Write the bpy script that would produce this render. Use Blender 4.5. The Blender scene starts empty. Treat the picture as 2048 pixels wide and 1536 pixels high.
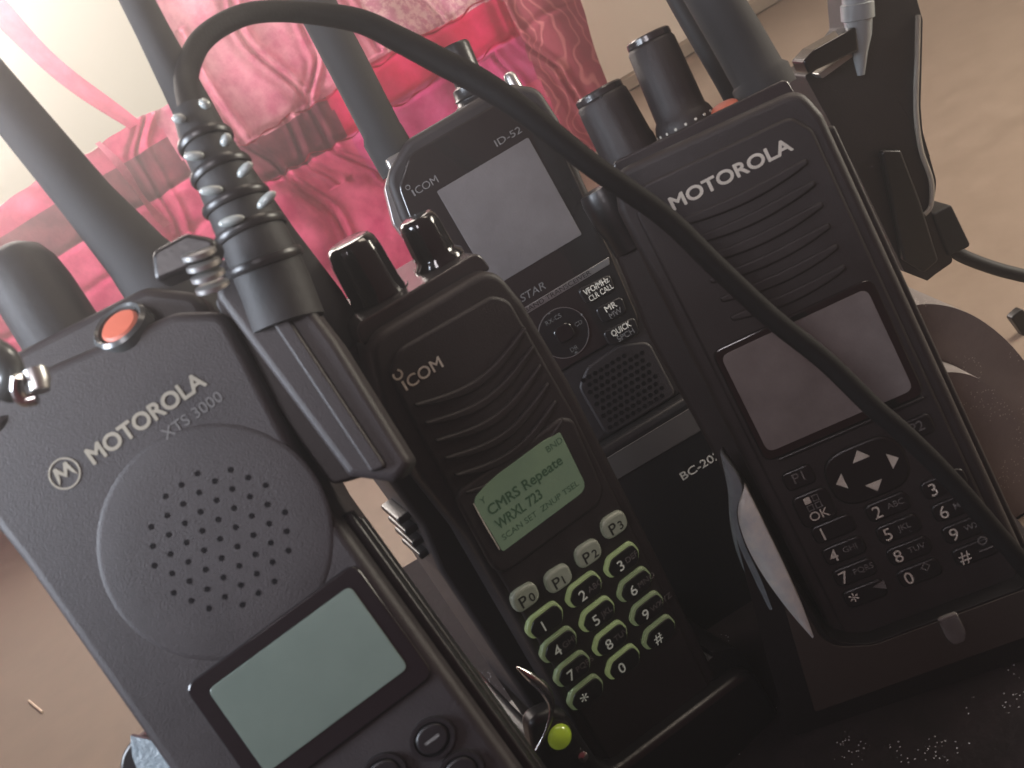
import bpy, bmesh, math, random
from mathutils import Vector, Matrix
random.seed(7)
C = bpy.context.scene
COL = C.collection
S = .001                                   # everything below is authored in millimetres
CAM = Vector((0, 0, 245.0))                # camera stands 245 mm above the table top
PITCH, ROLL, FPX = math.radians(23), math.radians(31), 2000.0

# ------------------------------------------------------------------ camera
R0 = Vector((1, 0, 0)); U0 = Vector((0, math.sin(PITCH), math.cos(PITCH))); FW = Vector((0, math.cos(PITCH), -math.sin(PITCH)))
CX = math.cos(ROLL)*R0 - math.sin(ROLL)*U0; CY = math.sin(ROLL)*R0 + math.cos(ROLL)*U0
cam = bpy.data.cameras.new('camera'); camo = bpy.data.objects.new('camera', cam); COL.objects.link(camo)
camo.matrix_world = Matrix(((CX.x, CY.x, -FW.x, 0), (CX.y, CY.y, -FW.y, 0), (CX.z, CY.z, -FW.z, CAM.z*S), (0, 0, 0, 1)))
cam.sensor_width = 36; cam.lens = 36*FPX/2048; cam.clip_start = .005; cam.clip_end = 50
cam.dof.use_dof = True; cam.dof.focus_distance = .40; cam.dof.aperture_fstop = 40
C.camera = camo
C.render.resolution_x = 1024; C.render.resolution_y = 768
# ------------------------------------------------------------------ world, lamps, exposure
W = bpy.data.worlds.new('World'); C.world = W; W.use_nodes = True
W.node_tree.nodes['Background'].inputs[0].default_value = (.45, .05, .07, 1)
W.node_tree.nodes['Background'].inputs[1].default_value = .19
C.view_settings.view_transform = 'Standard'; C.view_settings.look = 'None'; C.view_settings.gamma = 1
C.view_settings.exposure = 0; C.view_settings.use_curve_mapping = False
C.render.engine = 'CYCLES'

def lamp(name, loc, target, sx, sy, power, color, spread=180):
    l = bpy.data.lights.new(name, 'AREA'); l.shape = 'RECTANGLE'; l.size = sx*S; l.size_y = sy*S; l.energy = power; l.color = color; l.spread = math.radians(spread)
    o = bpy.data.objects.new(name, l); COL.objects.link(o)
    o.location = (Vector(loc)+CAM)*S
    d = (Vector(target)-Vector(loc)).normalized()
    o.rotation_euler = d.to_track_quat('-Z', 'Y').to_euler()
    return o
WIN_POWER = 15.5; FILL_POWER = 8.5; SIDE_POWER = 1.1
lamp('window_light', (-480, 1330, 350), (0, 250, -120), 560, 300, WIN_POWER, (1, .91, .83))
lamp('room_light', (560, 420, 640), (450, 1150, -200), 500, 500, FILL_POWER, (1, .86, .70))  # added fill that brightens the table and wall
lamp('upper_window_light', (60, 1330, 620), (40, 260, -110), 620, 320, 9, (1, .90, .80))  # added lamp in the window's unseen upper part, for highlights on tops
lamp('left_window_light', (-330, 120, 110), (-20, 215, -30), 160, 160, SIDE_POWER, (.80, .88, 1), 95)  # added fill from the left, lifts the nearer radios; no window there
lamp('soft_room_light', (-150, -160, 270), (25, 265, -25), 140, 140, .12, (1, .93, .97), 50)  # added front fill above the camera for the upper radio fronts
lamp('right_room_light', (800, 330, 40), (60, 240, -120), 220, 260, 6.5, (1, .93, .78))  # added rim fill, brightens edges that face right

# ------------------------------------------------------------------ materials
def mat(name, base, rough=.5, metal=0, spec=.5, bump=0, bscale=400, noise=0, col2=None, nscale=60, emit=None, es=0, coat=0, trans=0, alpha=1):
    m = bpy.data.materials.new(name); m.use_nodes = True
    nt = m.node_tree; b = nt.nodes['Principled BSDF']
    b.inputs['Base Color'].default_value = (*base, 1); b.inputs['Roughness'].default_value = rough
    b.inputs['Metallic'].default_value = metal; b.inputs['Specular IOR Level'].default_value = spec
    b.inputs['Coat Weight'].default_value = coat; b.inputs['Transmission Weight'].default_value = trans
    tc = nt.nodes.new('ShaderNodeTexCoord')
    if bump:
        n = nt.nodes.new('ShaderNodeTexNoise'); n.inputs['Scale'].default_value = bscale; n.inputs['Detail'].default_value = 3
        nt.links.new(tc.outputs['Object'], n.inputs['Vector'])
        bp = nt.nodes.new('ShaderNodeBump'); bp.inputs['Strength'].default_value = bump; bp.inputs['Distance'].default_value = .0004
        nt.links.new(n.outputs['Fac'], bp.inputs['Height']); nt.links.new(bp.outputs['Normal'], b.inputs['Normal'])
    if col2:
        n2 = nt.nodes.new('ShaderNodeTexNoise'); n2.inputs['Scale'].default_value = nscale; n2.inputs['Detail'].default_value = 6; n2.inputs['Roughness'].default_value = .65
        nt.links.new(tc.outputs['Object'], n2.inputs['Vector'])
        r = nt.nodes.new('ShaderNodeValToRGB'); r.color_ramp.elements[0].position = .5-noise; r.color_ramp.elements[1].position = .5+noise
        r.color_ramp.elements[0].color = (*base, 1); r.color_ramp.elements[1].color = (*col2, 1)
        nt.links.new(n2.outputs['Fac'], r.inputs['Fac']); nt.links.new(r.outputs['Color'], b.inputs['Base Color'])
        rr = nt.nodes.new('ShaderNodeMapRange'); rr.inputs['To Min'].default_value = rough*.85; rr.inputs['To Max'].default_value = min(1, rough*1.2)
        nt.links.new(n2.outputs['Fac'], rr.inputs['Value']); nt.links.new(rr.outputs['Result'], b.inputs['Roughness'])
    if emit:
        b.inputs['Emission Color'].default_value = (*emit, 1); b.inputs['Emission Strength'].default_value = es
    return m

def speckle(m, amount=.62, scale=900, col=(.55, .58, .62)):
    """dust specks with a shape of their own, lying on the plastic"""
    nt = m.node_tree; b = nt.nodes['Principled BSDF']
    tc = nt.nodes.new('ShaderNodeTexCoord'); n = nt.nodes.new('ShaderNodeTexVoronoi'); n.inputs['Scale'].default_value = scale
    n.inputs['Randomness'].default_value = 1
    nt.links.new(tc.outputs['Object'], n.inputs['Vector'])
    n2 = nt.nodes.new('ShaderNodeTexNoise'); n2.inputs['Scale'].default_value = 70; n2.inputs['Detail'].default_value = 4
    nt.links.new(tc.outputs['Object'], n2.inputs['Vector'])
    lt = nt.nodes.new('ShaderNodeMath'); lt.operation = 'LESS_THAN'; lt.inputs[1].default_value = .19
    nt.links.new(n.outputs['Distance'], lt.inputs[0])
    gt = nt.nodes.new('ShaderNodeMath'); gt.operation = 'GREATER_THAN'; gt.inputs[1].default_value = amount
    nt.links.new(n2.outputs['Fac'], gt.inputs[0])
    mu = nt.nodes.new('ShaderNodeMath'); mu.operation = 'MULTIPLY'
    nt.links.new(lt.outputs[0], mu.inputs[0]); nt.links.new(gt.outputs[0], mu.inputs[1])
    mx = nt.nodes.new('ShaderNodeMix'); mx.data_type = 'RGBA'; mx.inputs['B'].default_value = (*col, 1)
    src = b.inputs['Base Color'].links
    if src: nt.links.new(src[0].from_socket, mx.inputs['A'])
    else: mx.inputs['A'].default_value = b.inputs['Base Color'].default_value
    nt.links.new(mu.outputs[0], mx.inputs['Factor']); nt.links.new(mx.outputs['Result'], b.inputs['Base Color'])
    return m

M = {}
M['plastic'] = mat('black_plastic', (.015, .011, .012), .52, bump=.3, bscale=3200, noise=.2, col2=(.026, .020, .021))
M['plastic2'] = mat('black_plastic_smooth', (.012, .011, .012), .33, bump=.1, bscale=900)
M['gloss'] = mat('glossy_black_plastic', (.010, .009, .010), .10, coat=.4)
M['rubber'] = mat('black_rubber', (.018, .017, .018), .6, spec=.35, bump=.2, bscale=800)
M['antenna'] = mat('antenna_rubber', (.030, .029, .030), .8, spec=.35, bump=.15, bscale=700)
M['groove'] = mat('groove_black', (.003, .002, .003), .8, spec=.1)
M['label'] = mat('label_grey', (.075, .066, .062), .55, bump=.1)
M['labeld'] = mat('label_brown_grey', (.046, .036, .031), .5)
M['silver'] = mat('silver_trim', (.42, .42, .41), .32, .8)
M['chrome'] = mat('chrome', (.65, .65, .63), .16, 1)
M['ink'] = mat('white_ink', (.62, .60, .52), .6, spec=.2)
M['inkdim'] = mat('grey_ink', (.16, .155, .15), .6, spec=.2)
M['inkblack'] = mat('black_ink', (.02, .02, .018), .6, spec=.2)
M['orange'] = mat('orange_button', (.46, .11, .065), .55)
M['inktan'] = mat('tan_ink', (.30, .275, .22), .6, spec=.2)
M['ribend'] = mat('shiny_rib_end', (.30, .33, .32), .25, coat=.5)  # pale base colour stands for glints on black rubber
M['ring'] = mat('ring_grey', (.06, .065, .065), .22)
M['lcdoff'] = mat('display_grey', (.095, .13, .11), .35, coat=.5, col2=(.14, .18, .15), noise=.3, nscale=35)
M['screenr'] = mat('display_grey_blank', (.17, .155, .15), .6, spec=.15, col2=(.235, .215, .21), noise=.2, nscale=120, bump=.15, bscale=1200)
M['screen'] = mat('display_dark', (.13, .118, .118), .5, spec=.3, col2=(.155, .142, .142), noise=.2, nscale=120, bump=.15, bscale=1200)
M['glass'] = mat('display_glass', (.018, .016, .016), .22, coat=.6)
M['lcdon'] = mat('lit_display', (.085, .105, .075), .4, emit=(.20, .30, .19), es=.20, coat=.3, col2=(.14, .18, .10), noise=.25, nscale=90)
M['lcdink'] = mat('display_ink', (.03, .055, .03), .6, spec=.1, emit=(.03, .06, .03), es=.35)
M['glow2'] = mat('dim_backlit_key_rim', (.22, .27, .16), .35, emit=(.36, .48, .22), es=.13)
M['glow'] = mat('backlit_key_rim', (.24, .30, .17), .35, emit=(.44, .56, .22), es=.20)
M['pkey'] = mat('translucent_key', (.26, .275, .23), .35, emit=(.28, .33, .22), es=.12)
M['led'] = mat('green_led', (.30, .42, .03), .15, emit=(.42, .55, .04), es=.16, coat=.6)
M['clear'] = mat('clear_lens', (.5, .48, .46), .12, trans=.75)
M['keyink'] = mat('key_ink', (.5, .5, .47), .6, spec=.2, emit=(.5, .55, .45), es=.22)
M['dusty'] = speckle(mat('dusty_black_plastic', (.008, .006, .007), .7, bump=1.0, bscale=330, noise=.2, col2=(.020, .014, .017), nscale=90, spec=.12), .60, 900, (.40, .42, .45))
M['top'] = mat('satin_top', (.03, .027, .028), .22, spec=.8, bump=.1, bscale=900)
M['cable'] = mat('cable_sheath', (.008, .0065, .007), .7, spec=.12, bump=.3, bscale=1500)
M['dustygrey'] = speckle(mat('dusty_grey_plastic', (.17, .15, .15), .5, bump=.3, bscale=500, noise=.2, col2=(.23, .205, .20), nscale=60), .50, 900, (.6, .57, .53))
M['table'] = mat('tan_tabletop', (.235, .18, .138), .62, bump=.35, bscale=110, noise=.25, col2=(.30, .235, .185), nscale=45, spec=.25)
M['wall'] = mat('cream_wall', (.76, .69, .60), .8, bump=.2, bscale=120, noise=.3, col2=(.82, .75, .65), nscale=9, spec=.2)
M['base'] = mat('baseboard', (.34, .285, .225), .6, spec=.3)
M['lint'] = mat('lint', (.75, .62, .5), .8)
sky = bpy.data.materials.new('overexposed_sky'); sky.use_nodes = True
_nt = sky.node_tree; _nt.nodes.clear(); _e = _nt.nodes.new('ShaderNodeEmission'); _o = _nt.nodes.new('ShaderNodeOutputMaterial')
_e.inputs[0].default_value = (.80, .715, .56, 1); _e.inputs[1].default_value = 1.0; _nt.links.new(_e.outputs[0], _o.inputs[0])

def cloth(name, col, col2, sheer=.12, nscale=45, noise=.12):
    m = bpy.data.materials.new(name); m.use_nodes = True; nt = m.node_tree; nt.nodes.clear()
    out = nt.nodes.new('ShaderNodeOutputMaterial'); tc = nt.nodes.new('ShaderNodeTexCoord')
    n = nt.nodes.new('ShaderNodeTexNoise'); n.inputs['Scale'].default_value = nscale; n.inputs['Detail'].default_value = 7; n.inputs['Roughness'].default_value = .7
    nt.links.new(tc.outputs['Object'], n.inputs['Vector'])
    r = nt.nodes.new('ShaderNodeValToRGB'); r.color_ramp.elements[0].position = .5-noise; r.color_ramp.elements[1].position = .5+noise
    r.color_ramp.elements[0].color = (*col, 1); r.color_ramp.elements[1].color = (*col2, 1); nt.links.new(n.outputs['Fac'], r.inputs['Fac'])
    d = nt.nodes.new('ShaderNodeBsdfDiffuse'); t = nt.nodes.new('ShaderNodeBsdfTranslucent'); tr = nt.nodes.new('ShaderNodeBsdfTransparent')
    nt.links.new(r.outputs['Color'], d.inputs['Color']); nt.links.new(r.outputs['Color'], t.inputs['Color'])
    bp = nt.nodes.new('ShaderNodeBump'); bp.inputs['Strength'].default_value = .5; bp.inputs['Distance'].default_value = .002
    nt.links.new(n.outputs['Fac'], bp.inputs['Height']); nt.links.new(bp.outputs['Normal'], d.inputs['Normal']); nt.links.new(bp.outputs['Normal'], t.inputs['Normal'])
    a = nt.nodes.new('ShaderNodeMixShader'); a.inputs[0].default_value = .62; nt.links.new(d.outputs[0], a.inputs[1]); nt.links.new(t.outputs[0], a.inputs[2])
    b = nt.nodes.new('ShaderNodeMixShader'); b.inputs[0].default_value = sheer
    nt.links.new(a.outputs[0], b.inputs[1]); nt.links.new(tr.outputs[0], b.inputs[2]); nt.links.new(b.outputs[0], out.inputs[0])
    return m

# ------------------------------------------------------------------ mesh helpers
class Frame:
    """a place for a thing: rotation matrix and origin (mm, relative to the camera)"""
    def __init__(s, T=(0, 0, 0), R=((1, 0, 0), (0, 1, 0), (0, 0, 1))):
        s.R = Matrix(R); s.T = Vector(T)+CAM
class Thing:
    pass
def thing(name, label, cat, fr, base=(0, 0, 0), group=None):
    o = bpy.data.objects.new(name, None); COL.objects.link(o); o.empty_display_size = .01
    base = Vector(base)
    o.matrix_world = Matrix.Translation((fr.T+fr.R@base)*S) @ fr.R.to_4x4()
    o['label'] = label; o['category'] = cat
    if group: o['group'] = group
    t = Thing(); t.o = o; t.base = base; t.fr = fr; return t
def finish(name, bm, m, t=None, parent=None, bevel=0, seg=3, ang=35, label=None):
    bmesh.ops.recalc_face_normals(bm, faces=bm.faces)
    base = t.base if t else Vector((0, 0, 0))
    for v in bm.verts: v.co = (v.co-base)*S
    me = bpy.data.meshes.new(name); bm.to_mesh(me); bm.free()
    for mm in (m if isinstance(m, (list, tuple)) else [m]): me.materials.append(mm)
    me.shade_smooth()
    me.set_sharp_from_angle(angle=math.radians(ang))
    o = bpy.data.objects.new(name, me); COL.objects.link(o)
    if t: o.parent = parent or t.o
    if label: o['label'] = label
    if bevel:
        b = o.modifiers.new('bevel', 'BEVEL'); b.width = bevel*S; b.segments = seg; b.limit_method = 'ANGLE'; b.angle_limit = math.radians(40)
        b.harden_normals = False; b.miter_outer = 'MITER_ARC'; b.use_clamp_overlap = True
    return o
def tagtop(o, label, cat, group=None):
    o['label'] = label; o['category'] = cat
    if group: o['group'] = group
    return o
def toworld(bm, fr):
    for v in bm.verts: v.co = fr.R@v.co+fr.T
    return bm
def rounded(pts, seg=5):
    """pts: (x, z, r) polygon with each corner rounded by r"""
    out = []; n = len(pts)
    for i, p in enumerate(pts):
        r = p[2] if len(p) > 2 else 0
        P = Vector(p[:2]); A = Vector(pts[i-1][:2]); B = Vector(pts[(i+1) % n][:2])
        if r <= 0: out.append((P.x, P.y)); continue
        a = (A-P); b = (B-P); la, lb = a.length, b.length; a.normalize(); b.normalize()
        ang = a.angle(b)
        d = min(r/math.tan(ang/2), la*.49, lb*.49)
        p0 = P+a*d; p1 = P+b*d
        for k in range(seg+1):
            s = k/seg; q = p0*(1-s)**2+P*2*s*(1-s)+p1*s*s; out.append((q.x, q.y))
    return out
def rrect(x0, z0, x1, z1, r, seg=5): return rounded([(x0, z0, r), (x1, z0, r), (x1, z1, r), (x0, z1, r)], seg)
def prism(bm, pts, y0, y1, front_scale=None):
    f = [bm.verts.new((x, y0, z)) for x, z in pts]; b = [bm.verts.new((x, y1, z)) for x, z in pts]
    n = len(pts)
    bm.faces.new(f); bm.faces.new(b[::-1])
    for i in range(n): bm.faces.new((f[i], b[i], b[(i+1) % n], f[(i+1) % n]))
    return bm
def P(pts, y0, y1): return prism(bmesh.new(), pts, y0, y1)
def box(bm, x0, x1, y0, y1, z0, z1): return prism(bm, [(x0, z0), (x1, z0), (x1, z1), (x0, z1)], y0, y1)
def smooth_path(pts, n=8):
    out = []; L = len(pts)
    for i in range(L-1):
        p0 = pts[max(i-1, 0)]; p1 = pts[i]; p2 = pts[i+1]; p3 = pts[min(i+2, L-1)]
        for k in range(n):
            t = k/n
            out.append(tuple(.5*((2*p1[j])+(-p0[j]+p2[j])*t+(2*p0[j]-5*p1[j]+4*p2[j]-p3[j])*t*t+(-p0[j]+3*p1[j]-3*p2[j]+p3[j])*t**3) for j in range(len(p1))))
    out.append(tuple(pts[-1])); return out
def tube(bm, path, n=20, flat=1.0, ref=None):
    """path: (x,y,z,r)"""
    rings = []; N = len(path); prev = Vector(ref) if ref else None
    for i, p in enumerate(path):
        a = Vector(path[max(i-1, 0)][:3]); b = Vector(path[min(i+1, N-1)][:3]); d = (b-a).normalized()
        if prev is None: prev = d.orthogonal()
        u = (prev-d*prev.dot(d)).normalized(); prev = u; w = d.cross(u)
        rings.append([bm.verts.new(Vector(p[:3])+(u*math.cos(2*math.pi*k/n)+w*flat*math.sin(2*math.pi*k/n))*p[3]) for k in range(n)])
    for i in range(N-1):
        for k in range(n): bm.faces.new((rings[i][k], rings[i][(k+1) % n], rings[i+1][(k+1) % n], rings[i+1][k]))
    bm.faces.new(rings[0][::-1]); bm.faces.new(rings[-1]); return bm
def lathe(bm, c, axis, prof, n=36, flute=0, famp=0, frange=None):
    """prof: (r, h) along axis from c"""
    ax = Vector(axis).normalized(); u = ax.orthogonal().normalized(); w = ax.cross(u); c = Vector(c)
    rings = []
    for (r, h) in prof:
        ring = []
        for k in range(n):
            a = 2*math.pi*k/n; rr = r
            if flute and (frange is None or frange[0] <= h <= frange[1]): rr = r*(1+famp*math.cos(flute*a))
            ring.append(bm.verts.new(c+ax*h+(u*math.cos(a)+w*math.sin(a))*rr))
        rings.append(ring)
    for i in range(len(rings)-1):
        for k in range(n): bm.faces.new((rings[i][k], rings[i][(k+1) % n], rings[i+1][(k+1) % n], rings[i+1][k]))
    bm.faces.new(rings[0][::-1]); bm.faces.new(rings[-1]); return bm
def ringpr(bm, cx, cz, r0, r1, y0, y1, n=48, sx=1, sz=1):
    """flat ring (annulus) facing -y"""
    V = []
    for (r, y) in ((r0, y1), (r0, y0), (r1, y0), (r1, y1)):
        V.append([bm.verts.new((cx+sx*r*math.cos(2*math.pi*k/n), y, cz+sz*r*math.sin(2*math.pi*k/n))) for k in range(n)])
    for i in range(4):
        for k in range(n): bm.faces.new((V[i][k], V[i][(k+1) % n], V[(i+1) % 4][(k+1) % n], V[(i+1) % 4][k]))
    return bm
def disc(cx, cz, r, n=32, sx=1, sz=1): return [(cx+sx*r*math.cos(2*math.pi*k/n), cz+sz*r*math.sin(2*math.pi*k/n)) for k in range(n)]
def letters(s, x, z, h, y, m, t, parent=None, width=None, align='LEFT', bold=0, shear=0, rot=0, name='lettering', th=.06, heavy=0):
    c = bpy.data.curves.new('tmp_text', 'FONT'); c.body = s; c.size = h/.70; c.extrude = th/2; c.offset = bold; c.shear = shear; c.align_x = 'LEFT'; c.resolution_u = 4
    o = bpy.data.objects.new('tmp_text', c); COL.objects.link(o)
    dg = bpy.context.evaluated_depsgraph_get(); me = bpy.data.meshes.new_from_object(o.evaluated_get(dg)); bpy.data.objects.remove(o); bpy.data.curves.remove(c)
    me.name = name
    xs = [v.co.x for v in me.vertices]; x0, x1 = min(xs), max(xs); k = width/(x1-x0) if width else 1; w = (x1-x0)*k
    off = {'LEFT': 0, 'CENTER': -w/2, 'RIGHT': -w}[align]
    cr, sr = math.cos(rot), math.sin(rot)
    for v in me.vertices:
        lx = (v.co.x-x0)*k+off; lz = v.co.y
        v.co = (Vector((x+lx*cr-lz*sr, y-v.co.z, z+lx*sr+lz*cr))-t.base)*S
    if heavy:
        bm = bmesh.new(); bm.from_mesh(me); geo = bm.verts[:]+bm.edges[:]+bm.faces[:]
        for i, (dx, dz) in enumerate(((1, 0), (-1, 0), (0, 1), (0, -1), (.7, .7), (-.7, .7), (.7, -.7), (-.7, -.7))):
            r = bmesh.ops.duplicate(bm, geom=geo)
            for v in [g for g in r['geom'] if isinstance(g, bmesh.types.BMVert)]: v.co += Vector((dx*heavy, -.004*(i+1), dz*heavy))*S
        bm.to_mesh(me); bm.free()
    me.materials.clear(); me.materials.append(m)
    o = bpy.data.objects.new(name, me); COL.objects.link(o); o.parent = parent or t.o
    return o
def ray(u, v):
    return (u-1024)/FPX*CX-(v-768)/FPX*CY+FW
def at(u, v, y):                           # point of the scene at depth y (mm), relative to the camera
    d = ray(u, v); return d*(y/d.y)
IDF = Frame((0, 0, -245))

# ================================================================== the setting
def struct(o): o['kind'] = 'structure'; return o
bm = box(bmesh.new(), -900, 900, -350, 1148, -20, 0)
struct(finish('tabletop', bm, M['table']))
Z = CAM.z
bm = bmesh.new()
box(bm, -1400, 1400, 1150, 1200, -300, Z-8)               # under the sill
box(bm, 250, 1400, 1150, 1200, Z-8, 1500)                 # right of the window
struct(finish('wall', bm, M['wall']))
bm = box(bmesh.new(), 240, 1400, 1128, 1147, 1, 15)
struct(finish('baseboard', bm, M['base'], bevel=1))
bm = bmesh.new(); q = [bm.verts.new(p) for p in ((-1100, 1420, -60), (500, 1420, -60), (500, 1420, 620), (-1100, 1420, 620))]; bm.faces.new(q)
struct(finish('sky', bm, sky))
# window: sill and a thin frame
t = thing('window', 'bright window with pale sill and narrow frame behind the pink curtain', 'window', IDF, (-200, 1150, -8))
finish('sill', box(bmesh.new(), -1200, 250, 1060, 1149, -16, -8), M['wall'], t, bevel=2)
finish('frame', box(bmesh.new(), 232, 249, 1140, 1149, -8, 500), M['base'], t, bevel=1)

# ------------------------------------------------------------------ curtain
CM = [cloth('cloth_pale_pink', (.62, .13, .27), (.85, .36, .48), .10, 60),
      cloth('cloth_rose', (.50, .04, .14), (.72, .13, .26), .05, 40),
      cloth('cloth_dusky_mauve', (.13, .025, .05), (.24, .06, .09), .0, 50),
      cloth('cloth_red', (.52, .006, .06), (.68, .03, .14), .05, 30),
      cloth('cloth_magenta', (.52, .03, .17), (.66, .11, .30), .06, 35),
      cloth('cloth_dusty_rose', (.42, .10, .15), (.52, .16, .21), .02, 25),
      cloth('cloth_lace', (.66, .22, .40), (.95, .66, .70), .22, 160, .06)]
def curtain_row(z):
    for lim, k in ((-5, 0), (-67, 1), (-106, 2), (-150, 3), (-205, 4)):
        if z > lim: return k
    return 5
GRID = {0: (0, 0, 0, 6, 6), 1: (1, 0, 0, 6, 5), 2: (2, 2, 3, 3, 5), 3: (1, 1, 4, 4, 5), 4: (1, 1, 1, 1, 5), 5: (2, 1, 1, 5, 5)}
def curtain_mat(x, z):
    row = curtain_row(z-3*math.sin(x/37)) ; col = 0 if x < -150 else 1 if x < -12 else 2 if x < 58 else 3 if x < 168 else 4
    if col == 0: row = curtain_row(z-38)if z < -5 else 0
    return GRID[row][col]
ct = thing('curtain', 'sheer pink and crimson patchwork curtain hanging in front of the bright window', 'curtain', IDF, (0, 950, 5))
CREASES = [[(-92, 40), (-99, -20), (-96, -60), (-80, -105), (-60, -160), (-70, -235)], [(8, 20), (2, -30), (-28, -70), (-30, -106), (-5, -150), (30, -200)], [(-150, 0), (-176, -30), (-180, -75), (-190, -130)],
 [(20, -106), (24, -150), (14, -200)], [(110, 30), (104, -30), (112, -66)], [(60, 60), (48, 0), (52, -60)], [(160, 40), (172, -40), (168, -106), (190, -160), (196, -235)], [(-50, -66), (-56, -106), (-40, -140)], [(140, -110), (150, -150), (138, -230)], [(-30, 60), (-45, 10), (-26, -64)]]
def crease(x, z):
    v = 0
    for c in CREASES:
        for (x0, z0), (x1, z1) in zip(c, c[1:]):
            if z1 <= z < z0:
                s = (z-z0)/(z1-z0); s2 = s*s*(3-2*s); d = x-(x0+(x1-x0)*s2)
                if abs(d) < 30: v += 13*math.exp(-(d/2.6)**2)-7*math.exp(-((d-6)/3.5)**2)+5*math.exp(-((d+8)/5)**2)
    return v
def cz_fold(x, z):
    s = (z+250)/300
    return 950-crease(x, z)+9*math.sin(x/23+.6*math.sin(z/60))+5*math.sin(x/9.5+z/90)+2.2*math.sin(z/13+x/31)*(.4+math.sin(x/47)**2)+1.6*math.sin((x+z)/6.5)*max(0, math.sin(x/60+z/40))-3.5*math.exp(-((z+67)/4)**2)-3.5*math.exp(-((z+106)/4)**2)
bm = bmesh.new(); NX = 420
for (zb, zt, NZ, left) in ((-240., -5., 200, lambda z: -640.), (-5., 190., 120, lambda z: -121+(z+5)*.36+3*math.sin(z/14))):
    V = []
    for j in range(NZ+1):
        z = zb+(zt-zb)*j/NZ; xr = 218+(z+240)*.115; x0 = left(z); row = []
        for i in range(NX+1):
            x = x0+(xr-x0)*i/NX
            dz = (1.6*math.sin(x/15)+.8*math.sin(x/5.3))*max(0, 1-abs(z+5)/25)
            row.append(bm.verts.new((x, cz_fold(x, z), z+Z+dz)))
        V.append(row)
    for j in range(NZ):
        for i in range(NX):
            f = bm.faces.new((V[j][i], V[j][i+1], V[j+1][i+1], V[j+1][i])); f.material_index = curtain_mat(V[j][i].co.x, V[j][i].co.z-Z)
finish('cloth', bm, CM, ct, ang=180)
nt = CM[5].node_tree; wv = nt.nodes.new('ShaderNodeTexWave'); wv.inputs['Scale'].default_value = 30; wv.inputs['Distortion'].default_value = 22; wv.inputs['Detail'].default_value = 2; wv.inputs['Detail Scale'].default_value = .6
wr = nt.nodes.new('ShaderNodeValToRGB'); wr.color_ramp.elements[0].position = .80; wr.color_ramp.elements[0].color = (.40, .095, .14, 1); wr.color_ramp.elements[1].position = .97; wr.color_ramp.elements[1].color = (.60, .22, .25, 1)
tcn = [n for n in nt.nodes if n.type == 'TEX_COORD'][0]; nt.links.new(tcn.outputs['Object'], wv.inputs['Vector']); nt.links.new(wv.outputs['Fac'], wr.inputs['Fac'])
for n in nt.nodes:
    if n.type in ('BSDF_DIFFUSE', 'BSDF_TRANSLUCENT'): nt.links.new(wr.outputs['Color'], n.inputs['Color'])
# the loose strip that falls across the glass
bm = bmesh.new(); pa = []
for k in range(40):
    s = k/39; z = 190-195*s-2; x = -226+s*58+4*math.sin(s*7); w = 27*(1-.6*s)+3*math.sin(s*9)
    pa.append((bm.verts.new((x-w/2, 943+4*math.sin(s*9), z+Z)), bm.verts.new((x, 937+3*math.sin(s*11), z+Z)), bm.verts.new((x+w/2, 944-4*math.sin(s*7), z+Z))))
for k in range(39):
    for q in (0, 1): bm.faces.new((pa[k][q], pa[k][q+1], pa[k+1][q+1], pa[k+1][q]))
finish('loose_strip', bm, CM[1], ct, ang=180)
bm = bmesh.new(); pa = []
for k in range(40):
    s = k/39; z = -3-88*s; x = -197+s*8+2*math.sin(s*6); w = 5+3*math.sin(s*5)**2
    pa.append((bm.verts.new((x-w/2, 926, z+Z)), bm.verts.new((x+w/2, 924, z+Z))))
for k in range(39): bm.faces.new((pa[k][0], pa[k][1], pa[k+1][1], pa[k+1][0]))
finish('hem_fold', bm, CM[0], ct, ang=180)
for zz in (-67, -106):
    bm = bmesh.new(); path = [(x, cz_fold(x, zz)-2.2, zz+Z+1.6*math.sin(x/11)+1.2*math.sin(x/4.3), .75+.35*math.sin(x/3)) for x in [(-118+k*2.) for k in range(0, 143)]]
    tube(bm, path, 6); finish('seam', bm, CM[3], ct)

# ================================================================== the four radios
XP = Frame((53.54, 246.151, -129.25), ((.96382, .26177, .05027), (-.26595, .93174, .24726), (.01788, -.25169, .96764)))
IF = Frame((-24.022, 223.899, -114.656), ((.95511, -.29101, .05557), (.2901, .9567, .02384), (-.0601, -.00665, .99817)))
XT = Frame((-79.386, 167.479, -92.895), ((.99402, -.06067, -.09077), (.09389, .89931, .42712), (.05571, -.43309, .89963)))
ID = Frame((10.989, 319.249, -64.812), ((.99909, -.04202, .00753), (.03969, .97934, .19829), (-.0157, -.19781, .98011)))

def tri(cx, cz, r, a):
    return [(cx+r*math.cos(a+k*2*math.pi/3)*1.0, cz+r*math.sin(a+k*2*math.pi/3)) for k in range(3)]

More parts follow.
